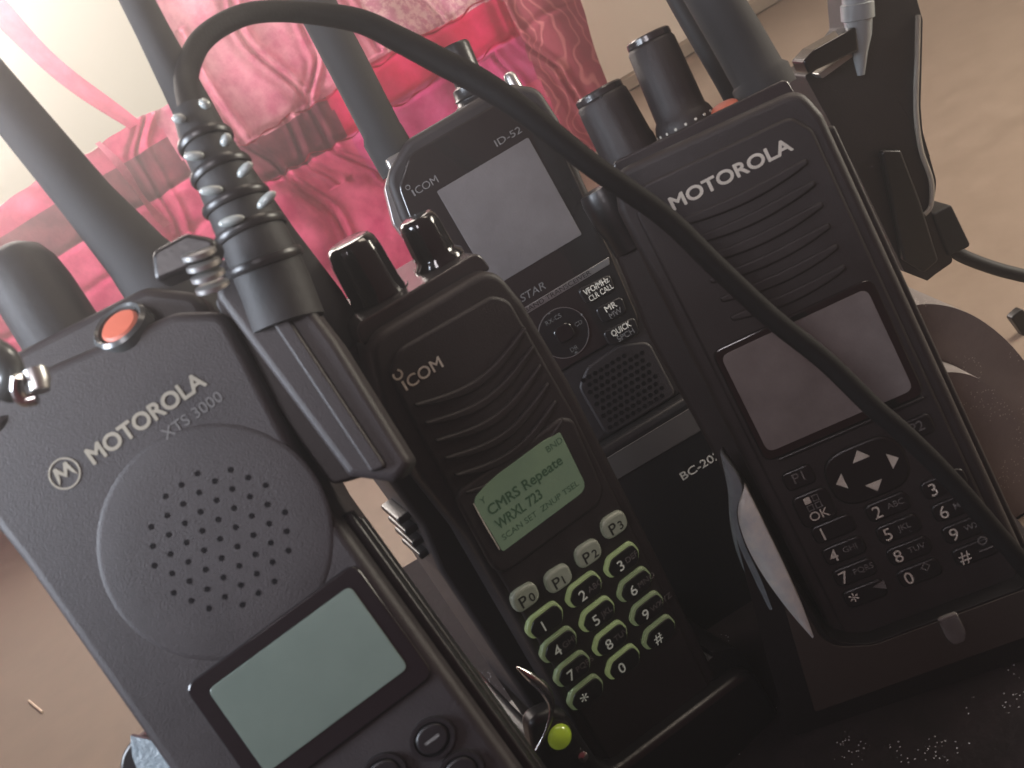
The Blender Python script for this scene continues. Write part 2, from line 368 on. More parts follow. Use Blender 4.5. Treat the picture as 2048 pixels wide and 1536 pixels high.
# ------------------------------------------------------------------ right radio
t = thing('handheld_radio', 'black handheld radio at the right with blank grey display above four white arrow marks', 'radio', XP, (21, 18, -104))
body = rounded([(-7, -104, 3), (50.5, -104, 3), (50.5, 46, 3), (48, 55, 6), (-4, 58, 6), (-7.5, 48, 3)])
finish('body', P(body, 0, 36), M['plastic'], t, bevel=3.6, seg=5)
finish('face_panel', P(rounded([(-3.5, -96, 3), (46.5, -96, 3), (46.5, 44, 4), (43, 49.5, 4), (1, 51.5, 4), (-3.5, 45, 4)]), -1.0, 1), M['plastic'], t, bevel=.9)
finish('side_rail', P(rrect(50.2, -96, 52.6, 42, 1.1), 6, 12), M['plastic'], t, bevel=.8)
finish('side_grip', P(rounded([(-14, -104, 3), (10, -104, 2), (10, 50, 2), (-9, 50, 5), (-15, 38, 6), (-17, 10, 6), (-15.5, -30, 4)]), 14, 40), M['plastic'], t, bevel=3, seg=4)
finish('top_cap', P(rounded([(-5.5, 55.5, 1), (47, 53.5, 1), (46.5, 58.6, 2), (-3, 60.4, 2)]), 5, 33), M['top'], t, bevel=1.2)
bm = bmesh.new()
for k in range(6):
    z = 37.5-k*5.9; w0, w1 = 5.5+.3*k, 42-.5*k
    n = 24; top = []; bot = []
    for i in range(n+1):
        s = i/n; x = w0+(w1-w0)*s; zz = z-3.0*math.sin(math.pi*s)*.45+(1.4-2.6*s)*.2
        th = .25+1.35*math.sin(math.pi*min(max(s, .02), .98))**.35
        top.append((x, zz+th)); bot.append((x, zz-th))
    prism(bm, bot+top[::-1], -2.0, -.8)
finish('speaker_grille', bm, M['plastic'], t, bevel=.55)
letters('MOTOROLA', 6.1, 41.6, 3.5, -1.15, M['ink'], t, width=34.0, heavy=.16)
fr_ = finish('display_bezel', P(rrect(-2, -33.6, 44.4, 2.2, 3.2), -1.5, 0), M['gloss'], t, bevel=.6)
finish('display', P(rrect(0, -30.8, 42, 0, 2.4), -1.75, -1.3), M['screenr'], t, parent=fr_, bevel=.12)
finish('display_lip', P(rrect(1.5, -34.4, 43.5, -33.5, .4), -2.1, -1.2), M['plastic2'], t, bevel=.3)
XK = [['1', '2', '3'], ['4', '5', '6'], ['7', '8', '9'], ['*', '0', '#']]
XS = [['.,?', 'ABC', 'DEF'], ['GHI', 'JKL', 'MNO'], ['PQRS', 'TUV', 'WXYZ'], ['', '', '']]
for i in range(4):
    for j in range(3):
        cx = 3.63+j*15.98; cz = -59.1-i*7.26
        k = finish('key', P(rrect(cx-2.9, cz-2.9, cx+9.3, cz+2.9, 2.2), -1.9, 0), M['plastic2'], t, bevel=.6)
        letters(XK[i][j], cx, cz-(2.9 if i == 3 and j == 0 else 1.9), 3.7 if not (i == 3 and j == 0) else 4.6, -2.0, M['ink'], t, parent=k, align='CENTER', bold=.012)
        if XS[i][j] and i+j: letters(XS[i][j], cx+3.0, cz-.5, 1.75, -2.0, M['inkdim'], t, parent=k, bold=.01)
k = t  # small symbols beside star, zero and hash
bm = bmesh.new()
prism(bm, [(9.6, -79.6), (13.2, -78.8), (12.9, -81.6)], -2.05, -1.95)
ringpr(bm, 25.0, -79.6, 1.0, 1.4, -2.05, -1.95, 4)
ringpr(bm, 41.6, -78.4, .9, 1.3, -2.05, -1.95, 20)
prism(bm, [(39.6, -81.3), (43.6, -81.3), (43.6, -80.9), (39.6, -80.9)], -2.05, -1.95)
finish('key_symbols', bm, M['inkdim'], t)
pad = finish('arrow_pad', P(rrect(10.8, -55.2, 33, -38.6, 7.5), -1.9, 0), M['plastic2'], t, bevel=.7)
bm = bmesh.new()
for pts in ([(19.4, -43.2), (24.4, -43.2), (21.9, -40.2)], [(19.8, -50.6), (24.6, -50.6), (22.2, -53.4)], [(15.4, -44.6), (15.4, -49.4), (12.9, -47)], [(28.4, -44.4), (28.4, -49.2), (31, -46.8)]):
    prism(bm, pts, -2.1, -1.95)
finish('arrow_marks', bm, M['ink'], t, parent=pad)
for s, cx, cz in (('P1', 4.5, -40.8), ('P2', 38.6, -40.7)):
    k = finish('key', P(rrect(cx-4.4, cz-3.4, cx+4.4, cz+2.6, 2), -1.9, 0), M['plastic2'], t, bevel=.6)
    letters(s, cx, cz-1.4, 2.9, -2.0, M['inkdim'], t, parent=k, align='CENTER', bold=.015)
k = finish('key', P(rrect(-.4, -56.2, 10, -46, 2.4), -1.9, 0), M['plastic2'], t, bevel=.6)
letters('OK', 5.2, -54.6, 2.7, -2.0, M['ink'], t, parent=k, align='CENTER', bold=.01)
bm = bmesh.new(); box(bm, 2.9, 4.7, -2.05, -1.95, -49.2, -47.3); finish('menu_mark', bm, M['ink'], t, parent=k)
bm = bmesh.new()
for (a, b) in ((5.3, -49.2), (2.9, -51.5), (5.3, -51.5)):
    for q in ((a, a+1.8, b, b+.25), (a, a+1.8, b+1.65, b+1.9), (a, a+.25, b+.25, b+1.65), (a+1.55, a+1.8, b+.25, b+1.65)): box(bm, q[0], q[1], -2.05, -1.95, q[2], q[3])
finish('menu_mark', bm, M['inkdim'], t, parent=k)
# knobs, button, antenna on top (z ~ 60)
bm = lathe(bmesh.new(), (1.5, 17, 58.5), (-.02, 0, 1), [(8.4, 0), (8.4, 4), (8.1, 5), (7.7, 16), (7.5, 18.6), (6.8, 19.6), (3.5, 20.1)], 48, 14, .012, (4, 17))
kn = finish('knob', bm, M['plastic'], t, ang=50)
finish('knob_top', lathe(bmesh.new(), (1.5-.4, 17, 78.0), (-.02, 0, 1), [(7.1, 0), (7.1, 1.5), (6.6, 2.0)], 40), M['top'], t, parent=kn)
finish('pointer', P(rrect(.9, 64, 2.1, 78, .5), 9.6, 11.2), M['rubber'], t, parent=kn, bevel=.3)
bm = lathe(bmesh.new(), (18.5, 17, 58.5), (.04, 0, 1), [(8.6, 0), (8.6, 2.2), (8.0, 4.2), (7.2, 5.2), (7.1, 10), (6.8, 25), (6.0, 26.3), (3, 26.8)], 48, 16, .014, (5, 24))
kn = finish('knob', bm, M['plastic'], t, ang=50)
finish('knob_top', lathe(bmesh.new(), (19.6, 17, 84.6), (.04, 0, 1), [(6.4, 0), (6.3, 1.5), (5.8, 1.9)], 40), M['top'], t, parent=kn)
bm = bmesh.new()
for a in range(-80, 81, 20):
    r = math.radians(a); d = disc(0, 0, .42, 8)
    c = Vector((18.6+8.66*math.sin(r), 17-8.66*math.cos(r), 60.2))
    lathe(bm, c, (math.sin(r), -math.cos(r), 0), [(.42, -.1), (.42, .12)], 8)
finish('dot_marks', bm, M['ink'], t, parent=kn)
bm = lathe(bmesh.new(), (29.8, 13, 58.0), (0, -.25, 1), [(3.9, 0), (3.9, 1.6), (3.2, 2.2), (1, 2.5)], 32)
finish('emergency_button', bm, M['orange'], t)
bm = tube(bmesh.new(), [(42.0, 20, 57, 8.4), (42, 20, 62, 8.4), (41.8, 20, 63, 7.4), (41, 20, 74, 7.2), (39, 20, 94, 6.9), (36, 20, 150, 5.5)], 32)
finish('antenna', bm, M['antenna'], t, ang=50)
bm = lathe(bmesh.new(), (-9.5, 18, 36), (-.06, 0, 1), [(6.2, 0), (6.2, 6), (6.9, 9), (7.0, 17), (6.4, 19.5), (3.5, 20.4)], 36)
finish('side_button', bm, M['plastic2'], t)

# ------------------------------------------------------------------ centre radio with lit keys
t = thing('handheld_radio', 'black handheld radio in the middle with lit green display and green-rimmed keys', 'radio', IF, (16, 18, -112))
body = rounded([(-6, -112, 3), (38.5, -112, 3), (39, -60, 2), (38.5, 8, 4), (36.8, 34, 5), (34, 46.5, 7), (-2, 47.5, 7), (-7.5, 30, 6), (-8, 10, 6), (-5.5, -10, 4)])
finish('body', P(body, 0, 36), M['plastic'], t, bevel=4.2, seg=6)
finish('rear_shell', P(rounded([(-10.5, -112, 2), (20, -112, 2), (20, 44, 3), (-5, 45, 5), (-12.5, 38, 6), (-14, 20, 6), (-12, -6, 4), (-14, -20, 4)]), 12, 40), M['plastic'], t, bevel=2.5, seg=4)
for zz in (-3, -7, -11, -15): finish('grip_rib', P(rrect(-16, zz-1, -12, zz+1, .8), 16, 30), M['plastic2'], t, bevel=.5)
finish('face_panel', P(rounded([(-2.6, -100, 4), (35, -100, 4), (35.2, 2, 3), (33.4, 37, 5), (30, 40.5, 4), (3, 42, 5), (-2.2, 38, 4), (-3.4, 2, 3)]), -.9, 1), M['plastic'], t, bevel=.8)
finish('top_cap', P(rounded([(-3, 45.5, 1), (35, 44.5, 1), (34, 50.2, 3), (-2, 51.0, 3)]), 5, 34), M['top'], t, bevel=2)
bm = bmesh.new()
for k in range(6):
    z = 28.2-k*5.3; n = 26; top = []; bot = []
    for i in range(n+1):
        s = i/n; x = -.5+34*s*(1-.012*k)
        zz = z-4.6*math.sin(math.pi*s)+.8*s
        th = .15+.95*math.sin(math.pi*min(max(s, .02), .98))**.4
        top.append((x, zz+th)); bot.append((x, zz-th))
    prism(bm, bot+top[::-1], -2.1, -.7)
finish('speaker_grille', bm, M['plastic'], t, bevel=.5)
# logo: ring, bar and letters
bm = bmesh.new(); box(bm, -.55, .1, -1.08, -.95, 32.3, 34.9)
n = 18; V = [[], [], [], []]
for k in range(n+1):
    a = math.radians(140+285*k/n); cx, cz = -.35, 36.9
    for i, (r, y) in enumerate(((.85, -.95), (.85, -1.08), (1.35, -1.08), (1.35, -.95))): V[i].append(bm.verts.new((cx+r*math.cos(a), y, cz+r*math.sin(a))))
for i in range(4):
    for k in range(n): bm.faces.new((V[i][k], V[i][k+1], V[(i+1) % 4][k+1], V[(i+1) % 4][k]))
finish('logo_mark', bm, M['ink'], t)
letters('COM', .7, 32.3, 3.0, -1.0, M['ink'], t, width=9.8, heavy=.05)
# display
bez = finish('display_bezel', P(rounded([(-4.2, -24, 5), (32.5, -24.5, 6), (34, 1, 5), (31, 3.2, 3), (-3.6, 3.2, 4)]), -1.9, 0), M['plastic'], t, bevel=1.0, seg=4)
arch = [(0, -18.1, 1), (28.9, -18.1, 2.2), (28.9, -.2, .3)]
bm = P(rounded([(0.3, -18.1, .8), (28.6, -18.1, 3.2), (28.9, -2, 0), (28.9, .1, .4), (24, .9, 3), (9, .7, 3), (4, .1, 3), (0, -1.2, 3)]), -2.15, -1.7)
dsp = finish('display', bm, M['lcdon'], t, parent=bez, bevel=.1)
letters('CMRS Repeate', 2.2, -7.6, 2.9, -2.2, M['lcdink'], t, parent=bez, width=23.6, heavy=.07)
letters('WRXL 723', 2.2, -12.2, 2.9, -2.2, M['lcdink'], t, parent=bez, width=14.4, heavy=.07)
letters('SCAN SET  ZNUP TSEL', 2.0, -15.6, 1.7, -2.2, M['lcdink'], t, parent=bez, width=25)
letters('BND', 23.4, -2.6, 1.8, -2.2, M['lcdink'], t, parent=bez)
letters('Y', 1.6, -3.6, 1.8, -2.2, M['lcdink'], t, parent=bez)
bm = bmesh.new(); tube(bm, [(-.15, -2.1, -17, .16), (-.3, -2.1, -9, .22), (-.15, -2.1, -2, .16)], 8); finish('display_edge', bm, M['ink'], t, parent=bez)
# soft keys
for s, cx, cz in (('P0', -.7, -33), ('P1', 9.6, -34.7), ('P2', 20.2, -34.2), ('P3', 30.5, -32.0)):
    k = finish('soft_key', P(rounded([(cx-4.2, cz-3.0, 2.6), (cx+3.9, cz-3.4, 2.8), (cx+4.4, cz+2.5, 2.4), (cx-3.2, cz+3.4, 3)]), -2.6, 0), M['pkey'], t, bevel=.8, seg=4)
    letters('P', cx-1.9, cz-2.1, 3.4, -2.66, M['inkblack'], t, parent=k, bold=.03)
    letters(s[1], cx+.9, cz-2.1, 2.5, -2.66, M['inkblack'], t, parent=k, bold=.025)
IS = [['', 'ABC', 'DEF'], ['GHI', 'JKL', 'MNO'], ['PQRS', 'TUV', 'WXYZ'], ['', '', '']]
for i in range(4):
    for j in range(3):
        cx = 1.47+j*13.5; cz = -42.72-i*9.0
        o_ = [(cx-5.9, cz-2.6, 2.2), (cx+3.7, cz-4.35, 2.6), (cx+5.5, cz-.6, 2.2), (cx+4.6, cz+3.3, 2.2), (cx-3.8, cz+3.4, 2.6), (cx-6.4, cz+.6, 2)]
        i_ = [(cx-5.0, cz-2.7, 2.0), (cx+3.5, cz-3.9, 2.4), (cx+4.9, cz-.6, 2.0), (cx+4.2, cz+2.4, 2.0), (cx-3.2, cz+2.4, 2.2), (cx-5.3, cz+.2, 1.6)]
        k = finish('key', P(rounded(o_), -1.9, 0), M['glow' if j == 1 or (i, j) in ((0, 0), (0, 2)) else 'glow2'], t, bevel=.5)
        finish('key_cap', P(rounded(i_), -2.35, -1.5), M['plastic2'], t, parent=k, bevel=.25)
        big = XK[i][j]
        letters(big, cx-1.6, cz-(3.4 if big == '*' else 2.3), 3.2 if big != '*' else 4.2, -2.42, M['keyink'], t, parent=k, align='CENTER', bold=.006)
        if IS[i][j]: letters(IS[i][j], cx+.3, cz-1.5, 1.75, -2.42, M['inkdim'], t, parent=k)
# knobs
bm = lathe(bmesh.new(), (9.3, 17, 49.5), (0, 0, 1), [(7.2, 0), (7.4, 1.5), (7.2, 2.5), (7.0, 4), (6.7, 13), (6.3, 15.6), (5.5, 16.9), (4.8, 17.2)], 60, 10, .02, (3, 15))
finish('knob', bm, M['gloss'], t, ang=60)
bm = bmesh.new(); lathe(bm, (9.3, 17, 48.5), (0, 0, 1), [(8.6, 0), (8.8, 1.2), (8.0, 2.4)], 48); finish('knob_collar', bm, M['gloss'], t)
bm = lathe(bmesh.new(), (27.5, 17, 49.5), (0, 0, 1), [(6.9, 0), (6.9, 1.5), (5.6, 2.6), (5.5, 4), (5.2, 11), (4.8, 12.8), (4.1, 13.5), (3.5, 13.7)], 60, 9, .025, (3, 12))
finish('knob', bm, M['gloss'], t, ang=60)
bm = tube(bmesh.new(), [(-4.5, 20, 42, 7.2), (-4.6, 20, 56, 7.0), (-6.5, 20, 75, 6.4), (-7.0, 20, 100, 5.0), (-5.2, 20, 128, 3.7), (-3, 20, 160, 3.2)], 28)
finish('antenna', bm, M['antenna'], t, ang=50)

# ------------------------------------------------------------------ left radio, nearest
t = thing('handheld_radio', 'large black handheld radio in the left foreground with round logo and dotted speaker', 'radio', XT, (12, 18, -75))
body = rounded([(-15, -75, 3), (38.3, -75, 3), (38.3, 16, 6), (40.8, 35, 6), (42.6, 47, 5), (44, 58, 5), (36, 63.5, 7), (4, 70.5, 7), (-10, 69, 6), (-16, 60, 5), (-15, 40, 4)])
finish('body', P(body, 0, 38), M['plastic'], t, bevel=4.0, seg=6)
finish('side_rail', P(rrect(38.0, -75, 40.2, 12, .8), 7, 13), M['plastic2'], t, bevel=.7)
finish('side_rail', P(rrect(38.0, -75, 39.8, 10, .8), 19, 25), M['plastic2'], t, bevel=.7)
finish('top_shoulder', P(rounded([(-8, 64, 3), (40, 57, 3), (41, 66, 5), (33, 73.5, 6), (2, 78, 7), (-10, 74, 4)]), 7, 35), M['plastic'], t, bevel=3)
sp = finish('speaker_panel', lathe(bmesh.new(), (17, 1, 22.2), (0, -1, 0), [(22.9, .8), (22.6, 1.02), (21.6, 1.08), (20.0, 1.17), (18.2, 1.24), (16, 1.27), (14.5, 1.28)], 96), M['plastic'], t, ang=180)
bm = bmesh.new(); 
for a in range(-6, 7):
    for b in range(-6, 7):
        x = 18+a*3.7+(b % 2)*1.85; z = 22+b*3.2
        if (x-18)**2+(z-22)**2 < 14**2: prism(bm, disc(x, z, .60, 12), -.31, -.2)
finish('speaker_holes', bm, M['groove'], t, parent=sp)
letters('MOTOROLA', 6.72, 47.9, 3.3, -.12, M['inktan'], t, width=26.3, heavy=.15)
letters('XTS 3000', 20.5, 43.6, 2.2, -.10, M['inkdim'], t, width=13.5)
lg = finish('logo_ring', ringpr(bmesh.new(), 1.2, 49.8, 2.75, 3.1, -.2, .1), M['inktan'], t)
bm = bmesh.new()
prism(bm, [(-.9, 48.2), (-.3, 51.6), (.35, 51.6), (1.2, 49.9), (2.05, 51.6), (2.7, 51.6), (3.3, 48.2), (2.6, 49.1), (2.2, 50.3), (1.2, 48.9), (.2, 50.3), (-.2, 49.1)], -.2, .1)
finish('logo_mark', bm, M['inktan'], t, parent=lg)
bez = finish('display_bezel', P(rrect(-3.5, -23.4, 36.2, 3.2, 2.5), -.9, 0), M['gloss'], t, bevel=.6)
finish('display', P(rrect(0, -19.2, 33, 0, 1.4), -1.1, -.7), M['lcdoff'], t, parent=bez, bevel=.1)
for cx, cz, w in ((28.8, -32.7, 4.4), (17.5, -32.7, 4.4), (6.2, -32.7, 4.4), (29.5, -41.0, 4.4), (18, -41, 4.4)):
    rim = finish('button', ringpr(bmesh.new(), cx, cz, 3.3, 4.1, -1.2, 0, 40, 1.1, .95), M['plastic2'], t)
    finish('button_cap', P(disc(cx, cz, 3.0, 32, 1.1, .95), -1.3, 0), M['plastic2'], t, parent=rim, bevel=.5)
    if cz > -35: finish('button_mark', P(rrect(cx-1.6, cz-.28, cx+1.6, cz+.28, .2), -1.4, -1.25), M['inkdim'], t, parent=rim)
    else: finish('button_mark', P([(cx-1.5, cz-1), (cx+1.5, cz-1), (cx, cz+1.2)], -1.4, -1.25), M['inkdim'], t, parent=rim)
ax = (0, -.75, .65)
bm = lathe(bmesh.new(), (25.4, 3.6, 67.2), ax, [(6.2, -1.5), (6.0, 1.5), (5.3, 2.2), (4.7, 1.8), (4.5, .6)], 44)
rg = finish('button_collar', bm, M['ring'], t)
bm = lathe(bmesh.new(), (25.4, 3.6, 67.2), ax, [(4.1, 0), (4.1, 1.4), (3.6, 1.9), (1, 2.05)], 36)
finish('emergency_button', bm, M['orange'], t, parent=rg)
bm = tube(bmesh.new(), [(34.2, 20, 62, 8.4), (34.0, 20, 76, 8.2), (33.2, 20, 84, 7.0), (31.6, 20, 100, 5.9), (29.2, 20, 134, 5.2), (26, 20, 180, 4.6)], 32)
finish('antenna', bm, M['antenna'], t, ang=50)
bm = lathe(bmesh.new(), (10.5, 19, 70), (.05, 0, 1), [(9.4, 0), (9.4, 5), (8.4, 7), (8.2, 20), (7.6, 25), (6.2, 28.5), (3.6, 30.6), (1, 31.2)], 48, 16, .01, (7, 22))
finish('knob', bm, M['rubber'], t, ang=60)
# switch lever and collar at the left shoulder, screw and latch at the right shoulder
bm = lathe(bmesh.new(), (-4, 6, 66), (-.1, -.55, .8), [(6.2, 0), (6.2, 2.6), (5.2, 3.4), (3.4, 3.4), (3.2, 2.0)], 36); finish('switch_collar', bm, M['gloss'], t)
finish('switch_lever', toworld(P(rrect(-2.2, 0, 2.2, 9, 1.6), -1.6, 1.6), type('F', (), {'R': Matrix.Rotation(math.radians(-30), 3, 'X'), 'T': Vector((-.5, 1.5, 63))})), M['plastic2'], t, bevel=1)

# ------------------------------------------------------------------ rear radio with wide display
t = thing('handheld_radio', 'black handheld radio at the rear with dark display, silver strip and round control pad', 'radio', ID, (15, 18, -100))
body = rounded([(-12, -100, 3), (41, -100, 3), (40.5, -60, 4), (43.5, -20, 4), (46, 0, 6), (45, 12, 7), (36, 18.5, 8), (0, 18.5, 8), (-12, 12, 9), (-14.5, -2, 6), (-12.5, -30, 4)])
finish('body', P(body, 0, 34), M['plastic'], t, bevel=3.2, seg=5)
finish('side_trim', P(rounded([(-10, 13, 2), (-13.6, 9, 3), (-17, -2, 3), (-15.5, -16, 3), (-12, -26, 1), (-11, -10, 1)]), 4, 30), M['silver'], t, bevel=1.2)  # silver piece put in for the reflection on the left shoulder
finish('face_plate', P(rounded([(-9.5, -71, 4), (37, -72, 5), (39.5, -45, 3), (42, -8, 3), (41.5, 8, 7), (35, 14.2, 6), (-2, 14.2, 7), (-10, 7, 6), (-11.8, -3, 3)]), -1.0, 1), M['glass'], t, bevel=.7)
finish('display', P(rrect(.0, -35.5, 34, 0, .6), -1.25, -.8), M['screen'], t, bevel=.08)
bm = bmesh.new(); box(bm, -6.9, -6.35, -1.1, -.95, 2.2, 4.3); ringpr(bm, -7.3, 5.6, .55, .85, -1.1, -.95, 20); finish('logo_mark', bm, M['inkdim'], t)
letters('COM', -5.8, 2.2, 2.4, -1.05, M['inkdim'], t, width=8.0, bold=.0)
letters('ID-52', 23.8, 2.4, 2.2, -1.05, M['inkdim'], t, width=9.5)
st = finish('silver_strip', P([(-9, -48.7), (37.2, -48.7), (38.2, -46.4), (-9, -46.4)], -1.4, -.9), M['silver'], t, bevel=.15)
letters('DUAL BAND TRANSCEIVER', 30.4, -48.2, 1.55, -1.45, M['inkblack'], t, parent=st, width=33, align='RIGHT')
letters('D-STAR', 15.2, -44.6, 2.5, -1.05, M['inkdim'], t, width=13.5, align='RIGHT', shear=.2, bold=.01)
for a, b, cx, cz in (('VFO/MHz', 'CLR CALL', 29.7, -53.6), ('MR', 'MW', 30.6, -62.0), ('QUICK', 'SPCH', 30.0, -70.2)):
    ow = 6.0 if a != 'MR' else 5.0
    k = finish('key', ringpr(bmesh.new(), 0, 0, 1, 1.03, -1, 0, 8), M['plastic2'], t) if False else None
    k = finish('key', P(rounded([(cx-ow, cz-2.6, 2.4), (cx+ow-1, cz-3.6, 2.2), (cx+ow, cz+2.2, 1.6), (cx-ow, cz+3.2, 1.6)]), -1.7, 0), M['plastic2'], t, bevel=.45, seg=2)
    letters(a, cx, cz+.15, 2.0, -1.78, M['ink'], t, parent=k, align='CENTER', width={'VFO/MHz': 9.2, 'MR': 4.2, 'QUICK': 7.2}[a], heavy=.07)
    letters(b, cx+.4, cz-2.4, 1.9, -1.78, M['ink' if 'CLR' in b else 'inkdim'], t, parent=k, align='CENTER', width={'CLR CALL': 9, 'MW': 4.6, 'SPCH': 6.2}[b], heavy=.04)
dp = finish('control_pad', P(disc(12.8, -60.4, 8.6, 48), -1.4, 0), M['plastic2'], t, bevel=.6)
finish('pad_ring', ringpr(bmesh.new(), 12.8, -60.4, 8.3, 8.55, -1.5, -1), M['silver'], t, parent=dp)
finish('pad_button', P(rrect(9.4, -63.4, 16.2, -57.4, 2.6), -2.4, -1), M['gloss'], t, parent=dp, bevel=.8)
letters('RX-CS', 12.0, -55.4, 1.5, -1.5, M['inkdim'], t, parent=dp, align='CENTER'); letters('DR', 13.2, -67.4, 1.5, -1.5, M['inkdim'], t, parent=dp, align='CENTER'); letters('CD', 18.6, -60.8, 1.4, -1.5, M['inkdim'], t, parent=dp, align='CENTER')
bm = bmesh.new(); prism(bm, [(12.4, -68.4), (13.9, -68.4), (13.1, -67.7)], -1.62, -1.5); prism(bm, disc(20.9, -58.2, .4, 8), -1.6, -1.4); prism(bm, disc(11.8, -52.2, .35, 8), -1.6, -1.4); finish('pad_marks', bm, M['inkdim'], t, parent=dp)
mp = finish('speaker_panel', P(rounded([(8, -99, 3), (36, -99, 3), (36.5, -78, 4), (27, -73.6, 6), (14, -74.6, 5), (8, -79, 4)]), -.9, 1), M['plastic'], t, bevel=.8)
bm = bmesh.new()
for a in range(11):
    for b in range(9):
        x = 10.6+a*2.3+(b % 2)*1.15; z = -96.5+b*2.35
        if x < 33.6 and not (x > 28 and z > -80): prism(bm, [(x+.85*math.cos(k*math.pi/3+.5), z+.85*math.sin(k*math.pi/3+.5)) for k in range(6)], -1.02, -.85)
finish('speaker_holes', bm, M['groove'], t, parent=mp)
bm = tube(bmesh.new(), [(-5, 15, 12, 7.3), (-4.9, 15, 24, 7.2), (-4.4, 15, 26, 6.6), (-3, 15, 50, 6.6), (0, 15, 120, 6.2)], 28); finish('antenna', bm, M['antenna'], t, ang=50)
finish('antenna_collar', P(rounded([(-9.5, 10, 1.5), (1, 10, 1.5), (.5, 16.5, 2), (-9, 17, 2)]), 5, 24), M['silver'], t, bevel=1)
bm = lathe(bmesh.new(), (28, 16, 17), (.12, 0, 1), [(8, 0), (8, 1.4), (7, 2), (6.8, 3.2), (7.2, 3.6), (6.8, 4.2), (6.6, 7), (5.0, 8), (4.9, 20), (4.4, 21), (2, 21.3)], 40, 20, .015, (8, 20)); finish('dial', bm, M['plastic2'], t, ang=50)
bm = lathe(bmesh.new(), (41.5, 16, 15), (0, 0, 1), [(2.4, 0), (2.2, 5), (1.6, 6.2), (.6, 6.6)], 20); finish('top_button', bm, M['silver'], t)

# ================================================================== charging cups
# right charger
t = thing('charging_cup', 'black charging cup holding the right radio, with brown-grey front band and clear lens', 'charger', XP, (15, 10, -124))
outer = [(-11.0, -24, .5), (-13.5, -34, 3), (-17.5, -46, 6), (-21, -62, 10), (-26, -86, 10), (-29.5, -108, 10), (-25, -124, 8), (58, -124, 6), (56, -96, 4), (55, -87, 3),
         (51, -87, 3), (46, -92.5, 6), (2, -92.5, 9), (-7.5, -88, 9), (-9.2, -70, 6), (-9.0, -40, 3)]
finish('cup_wall', P(rounded(outer), -7.5, 3), M['plastic2'], t, bevel=1.6, seg=4)
finish('cup_base', P(rounded([(-28, -124, 5), (58, -124, 5), (57, -90, 8), (-26, -86, 8)]), 4, 62), M['dusty'], t, bevel=4)
finish('front_band', P(rounded([(-20.5, -106.5, 1), (50, -106.5, 1), (50, -93.2, 2), (3, -93.2, 10), (-9, -89, 9), (-10.6, -70, 5), (-11.0, -52, 2), (-12.5, -60, 2)]), -7.9, -7.2), M['labeld'], t, bevel=.2)
# slivers on the left side, window reflection put into their pale colour
def curved(name, A, B, m, t, bulge=1.6, n=8, thick=(.5, 3, 0)):
    A = smooth_path(A, 6); B = smooth_path(B, 6); bm = bmesh.new(); rows = []
    for a, b in zip(A, B):
        a = Vector(a); b = Vector(b)
        rows.append([bm.verts.new(a.lerp(b, k/n)+Vector((-.4, -1, 0))*bulge*math.sin(math.pi*k/n)*min(1, (a-b).length/6)) for k in range(n+1)]+[bm.verts.new(b+Vector(thick)), bm.verts.new(a+Vector(thick))])
    N = len(rows[0])
    for i in range(len(rows)-1):
        for k in range(N): bm.faces.new((rows[i][k], rows[i][(k+1) % N], rows[i+1][(k+1) % N], rows[i+1][k]))
    bm.faces.new(rows[0]); bm.faces.new(rows[-1][::-1]); return finish(name, bm, m, t, ang=50)
def quadstrip(name, A, B, m, t, thick=(2.2, 2.5, 0), lab=None):
    bm = bmesh.new(); th = Vector(thick); L = []
    for a, b in zip(A, B): a = Vector(a); b = Vector(b); L.append([bm.verts.new(a), bm.verts.new(b), bm.verts.new(b+th), bm.verts.new(a+th)])
    for i in range(len(L)-1):
        for k in range(4): bm.faces.new((L[i][k], L[i][(k+1) % 4], L[i+1][(k+1) % 4], L[i+1][k]))
    bm.faces.new(L[0]); bm.faces.new(L[-1][::-1]); return finish(name, bm, m, t, label=lab, ang=60)
M['flank'] = mat('scuffed_satin_plastic', (.13, .17, .19), .25, bump=.6, bscale=900, noise=.2, col2=(.24, .28, .30), coat=.3, nscale=130)  # pale bluish base carries a painted reflection
M['flank2'] = mat('worn_satin_lip', (.72, .72, .66), .3, bump=.5, bscale=900, noise=.2, col2=(.50, .56, .58), nscale=160)  # near-white base carries the painted window reflection on the lip
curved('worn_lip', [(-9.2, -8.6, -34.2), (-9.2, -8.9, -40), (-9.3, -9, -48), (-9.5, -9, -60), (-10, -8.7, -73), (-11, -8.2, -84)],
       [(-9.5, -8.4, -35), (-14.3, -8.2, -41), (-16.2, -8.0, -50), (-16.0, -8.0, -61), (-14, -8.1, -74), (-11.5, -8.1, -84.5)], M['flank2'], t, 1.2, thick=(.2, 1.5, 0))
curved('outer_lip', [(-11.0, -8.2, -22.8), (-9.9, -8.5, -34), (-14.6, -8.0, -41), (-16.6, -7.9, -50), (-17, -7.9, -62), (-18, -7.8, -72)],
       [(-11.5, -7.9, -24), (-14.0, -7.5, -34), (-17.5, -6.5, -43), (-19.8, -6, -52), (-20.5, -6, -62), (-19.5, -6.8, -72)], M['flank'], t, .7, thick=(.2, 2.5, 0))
bm = bmesh.new(); prism(bm, rounded([(21.6, -91.8, .8), (27, -91.8, .8), (27.2, -98, 1), (25.8, -101, 1.6), (22.6, -101, 1.6), (21.4, -98, 1)]), -9.3, -7.6); finish('indicator_lens', bm, M['clear'], t, bevel=.7)
